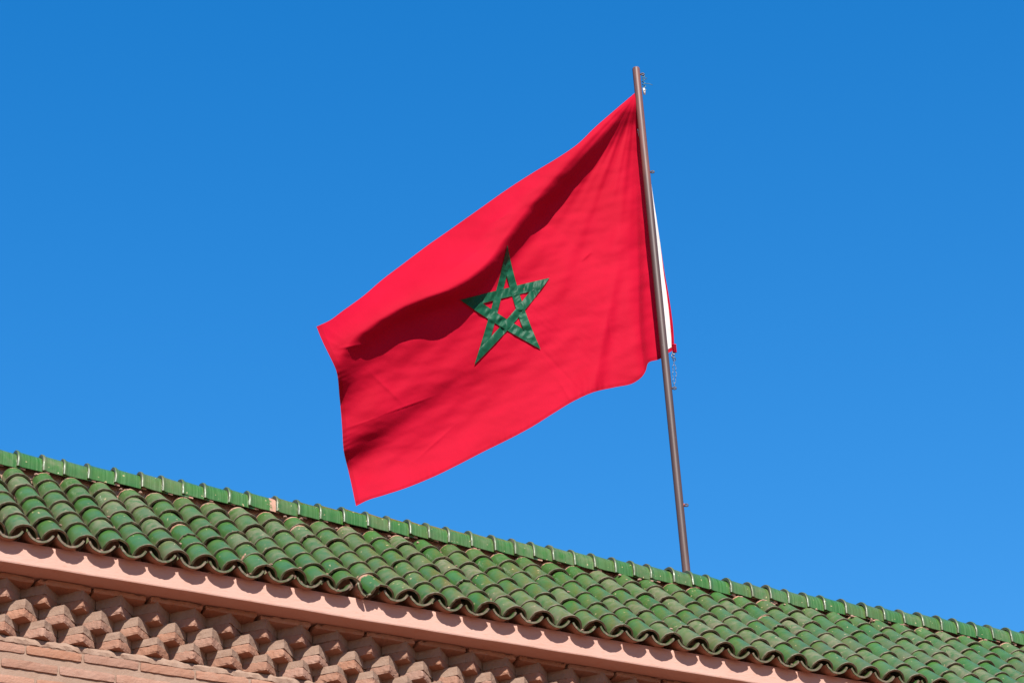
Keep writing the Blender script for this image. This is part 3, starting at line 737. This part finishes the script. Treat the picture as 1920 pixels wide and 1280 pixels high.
def lift(Pq, d): return [tuple(FWv * float(p) + Vector((0, 0, float(q))) + FMv * float(h)) for (p, q), h in zip(Pq, d)]

NS, NH = 330, 230
top = resample(TOP, NS + 1); bot = resample(BOT, NS + 1); hoi = resample(HOI, NH + 1); fly = resample(FLY, NH + 1)
u = np.linspace(0, 1, NS + 1)[:, None, None]; v = np.linspace(0, 1, NH + 1)[None, :, None]
S = (1 - v) * top[:, None] + v * bot[:, None] + (1 - u) * hoi[None] + u * fly[None] - ((1 - u) * (1 - v) * top[0] + u * (1 - v) * top[-1] + (1 - u) * v * bot[0] + u * v * bot[-1])
Pq = S.reshape(-1, 2); D = height(Pq)
uu = np.repeat(np.linspace(0, 1, NS + 1), NH + 1); vv = np.tile(np.linspace(0, 1, NH + 1), NS + 1)
# hem puckers along the lower and fly edges
pk = np.exp(-((1 - vv) / 0.022)) * np.sin(uu * 190 + 9 * np.sin(uu * 23)) * 0.0030 + np.exp(-((1 - uu) / 0.016)) * np.sin(vv * 120 + 7 * np.sin(vv * 19)) * 0.0012
D = D + pk
idx = lambda i, j: i * (NH + 1) + j
Vc = lift(Pq, D)
HB = 5                                            # columns that belong to the white heading
F_red = [(idx(i, j), idx(i, j + 1), idx(i + 1, j + 1), idx(i + 1, j)) for i in range(HB, NS) for j in range(NH)]
cl = mesh('cloth', Vc, F_red, M_red, True)
cloth = obj('cloth', cl, flag)
cl = mesh('cloth', Vc, [(idx(i, j), idx(i, j + 1), idx(i + 1, j + 1), idx(i + 1, j)) for i in range(NS) for j in range(NH)], M_red, True)
cloth.data = cl

def coons(a, b_):
    """plane point for arrays of fly and drop parameters"""
    def ev(c, t): n_ = len(c) - 1; return np.stack([np.interp(t, np.linspace(0, 1, n_ + 1), c[:, k]) for k in (0, 1)], -1)
    T, B, H, Y = ev(top, a), ev(bot, a), ev(hoi, b_), ev(fly, b_); a = a[..., None]; b_ = b_[..., None]
    return (1 - b_) * T + b_ * B + (1 - a) * H + a * Y - ((1 - a) * (1 - b_) * top[0] + a * (1 - b_) * top[-1] + (1 - a) * b_ * bot[0] + a * b_ * bot[-1])
def sheet(name, A, Bv, off, mat, dfun=None):
    n0, n1 = A.shape; q = coons(A.ravel(), Bv.ravel()); d = height(q) + off
    d = d + np.exp(-((1 - Bv.ravel()) / 0.022)) * np.sin(A.ravel() * 190 + 9 * np.sin(A.ravel() * 23)) * 0.0030 + np.exp(-((1 - A.ravel()) / 0.016)) * np.sin(Bv.ravel() * 120 + 7 * np.sin(Bv.ravel() * 19)) * 0.0012
    f_ = [(i * n1 + j, i * n1 + j + 1, (i + 1) * n1 + j + 1, (i + 1) * n1 + j) for i in range(n0 - 1) for j in range(n1 - 1)]
    return obj(name, mesh(name, lift(q, d), f_, mat, True), flag)
# white canvas heading along the hoist, the red edge showing past it low down
vb = np.linspace(0.13, 0.985, 90)[None, :]; rr = np.linspace(0, 1, 10)[:, None]
a0 = 0.0085 * np.clip((vb - 0.60) / 0.30, 0, 1); A = a0 + rr * (0.014 + 0.018 * vb - a0) + 0 * vb; Bv = vb + 0 * rr
heading = sheet('heading', A, Bv, 0.004, M_white)
# sewn hems
ub = np.linspace(0.02, 1.0, 330)[None, :]; rr = np.linspace(0, 1, 4)[:, None]
sheet('hem', ub + 0 * rr, 1 - 0.014 * (1 - rr) + 0 * ub, 0.0022, M_hem)
vb = np.linspace(0.0, 0.985, 220)[None, :]
sheet('hem', 1 - 0.011 * (1 - rr) + 0 * vb, vb + 0 * rr, 0.0022, M_hem)

# star: five satin bands sewn on, crossing over and under
reg = np.array([(math.sin(2 * PI * k / 5), math.cos(2 * PI * k / 5)) for k in range(5)])
bas = lambda P_: np.stack([np.ones(len(P_)), P_[:, 0], P_[:, 1], P_[:, 0] * P_[:, 1], P_[:, 0]**2 - P_[:, 1]**2], -1)
coef = np.linalg.solve(bas(reg), np.array(TIPS))
BW = 0.150; t36 = math.tan(math.radians(36))
for k in range(5):
    a, b_ = reg[k], reg[(k + 2) % 5]; L = np.hypot(*(b_ - a)); e = (b_ - a) / L; nrm = np.array([-e[1], e[0]])
    if nrm @ (-(a + b_) / 2) < 0: nrm = -nrm
    nl, nw = 150, 12
    pts = []; Lm = []
    for j in range(nw + 1):
        q_ = BW * j / nw; l0 = q_ / t36
        l = np.linspace(l0, L - l0, nl + 1); pts.append(a + np.outer(l, e) + q_ * nrm); Lm.append(l)
    pts = np.array(pts).reshape(-1, 2); Lm = np.array(Lm).ravel(); qm = np.repeat(np.linspace(0, 1, nw + 1), nl + 1)
    pq_ = bas(pts) @ coef
    over = 0.0022 + 0.0022 * (0.5 + 0.5 * np.sin(Lm / L * 2 * PI + 0.5 + k * 1.3))
    wr = np.array([mnoise.noise(Vector((l * 10 + k * 9 + w_ * 0.5, w_ * 0.45, k))) for l, w_ in zip(Lm, qm)]) * 0.0160 + np.array([mnoise.noise(Vector((l * 24 + k * 5, w_ * 0.9, k + 9))) for l, w_ in zip(Lm, qm)]) * 0.0030
    d = height(pq_) + 0.0080 + over + wr * np.sin(np.clip(qm, 0.02, 0.98) * PI) ** 0.5
    f_ = [(j * (nl + 1) + i, j * (nl + 1) + i + 1, (j + 1) * (nl + 1) + i + 1, (j + 1) * (nl + 1) + i) for j in range(nw) for i in range(nl)]
    obj('star_band', mesh('star_band', lift(pq_, d), f_, M_green, True), flag)

# snap clip and thin twisted wire tying the lower corner to a ring on the pole
def at(pq_, h=0.0): return FWv * pq_[0] + Vector((0, 0, pq_[1])) + FMv * h
c0 = at(CLIP, -0.03); c1 = at(RING, -0.0)
km = MB()
for i_ in range(3):
    cc = c0 + Vector((0, 0, -.018 - i_ * .024)) + side * .004 * (-1) ** i_
    ring = [cc + side * (.008 * math.cos(a_)) + Vector((0, 0, 1)) * (.013 * math.sin(a_)) + fwd * (.006 * math.sin(a_ + i_ * 1.5)) for a_ in [2 * PI * j / 12 for j in range(12)]]
    km.tube(ring, .0032, 6, True)
obj('snap_clip', km.mesh('snap_clip', M_wire, True), flag)
wm = MB()
for s_ in (0, 1):
    pts = []
    for i_ in range(25):
        t = i_ / 24; p_ = (c0 + Vector((0, 0, -.085))).lerp(c1, t)
        p_ += side * (.014 * math.sin(PI * t) * (1 if s_ else -.6) + .004 * math.sin(t * 21 + s_ * 3)) + fwd * .006 * math.cos(t * 21 + s_ * 3); pts.append(p_)
    wm.tube(pts, .0018, 5)
obj('tie_wire', wm.mesh('tie_wire', M_wire, True), flag)
tw = MB(); tc_ = c0 + side * 0.012 + Vector((0, 0, 0.012))
for i_ in range(4):
    ring = [tc_ + Vector((0, 0, .016 * i_ - .02)) + side * (.009 * math.cos(a_)) + fwd * (.009 * math.sin(a_)) + Vector((0, 0, .004 * math.sin(2 * a_))) for a_ in [2 * PI * j / 12 for j in range(12)]]
    tw.tube(ring, .006, 6, True)
obj('bunched_corner', tw.mesh('bunched_corner', M_red, True), flag)
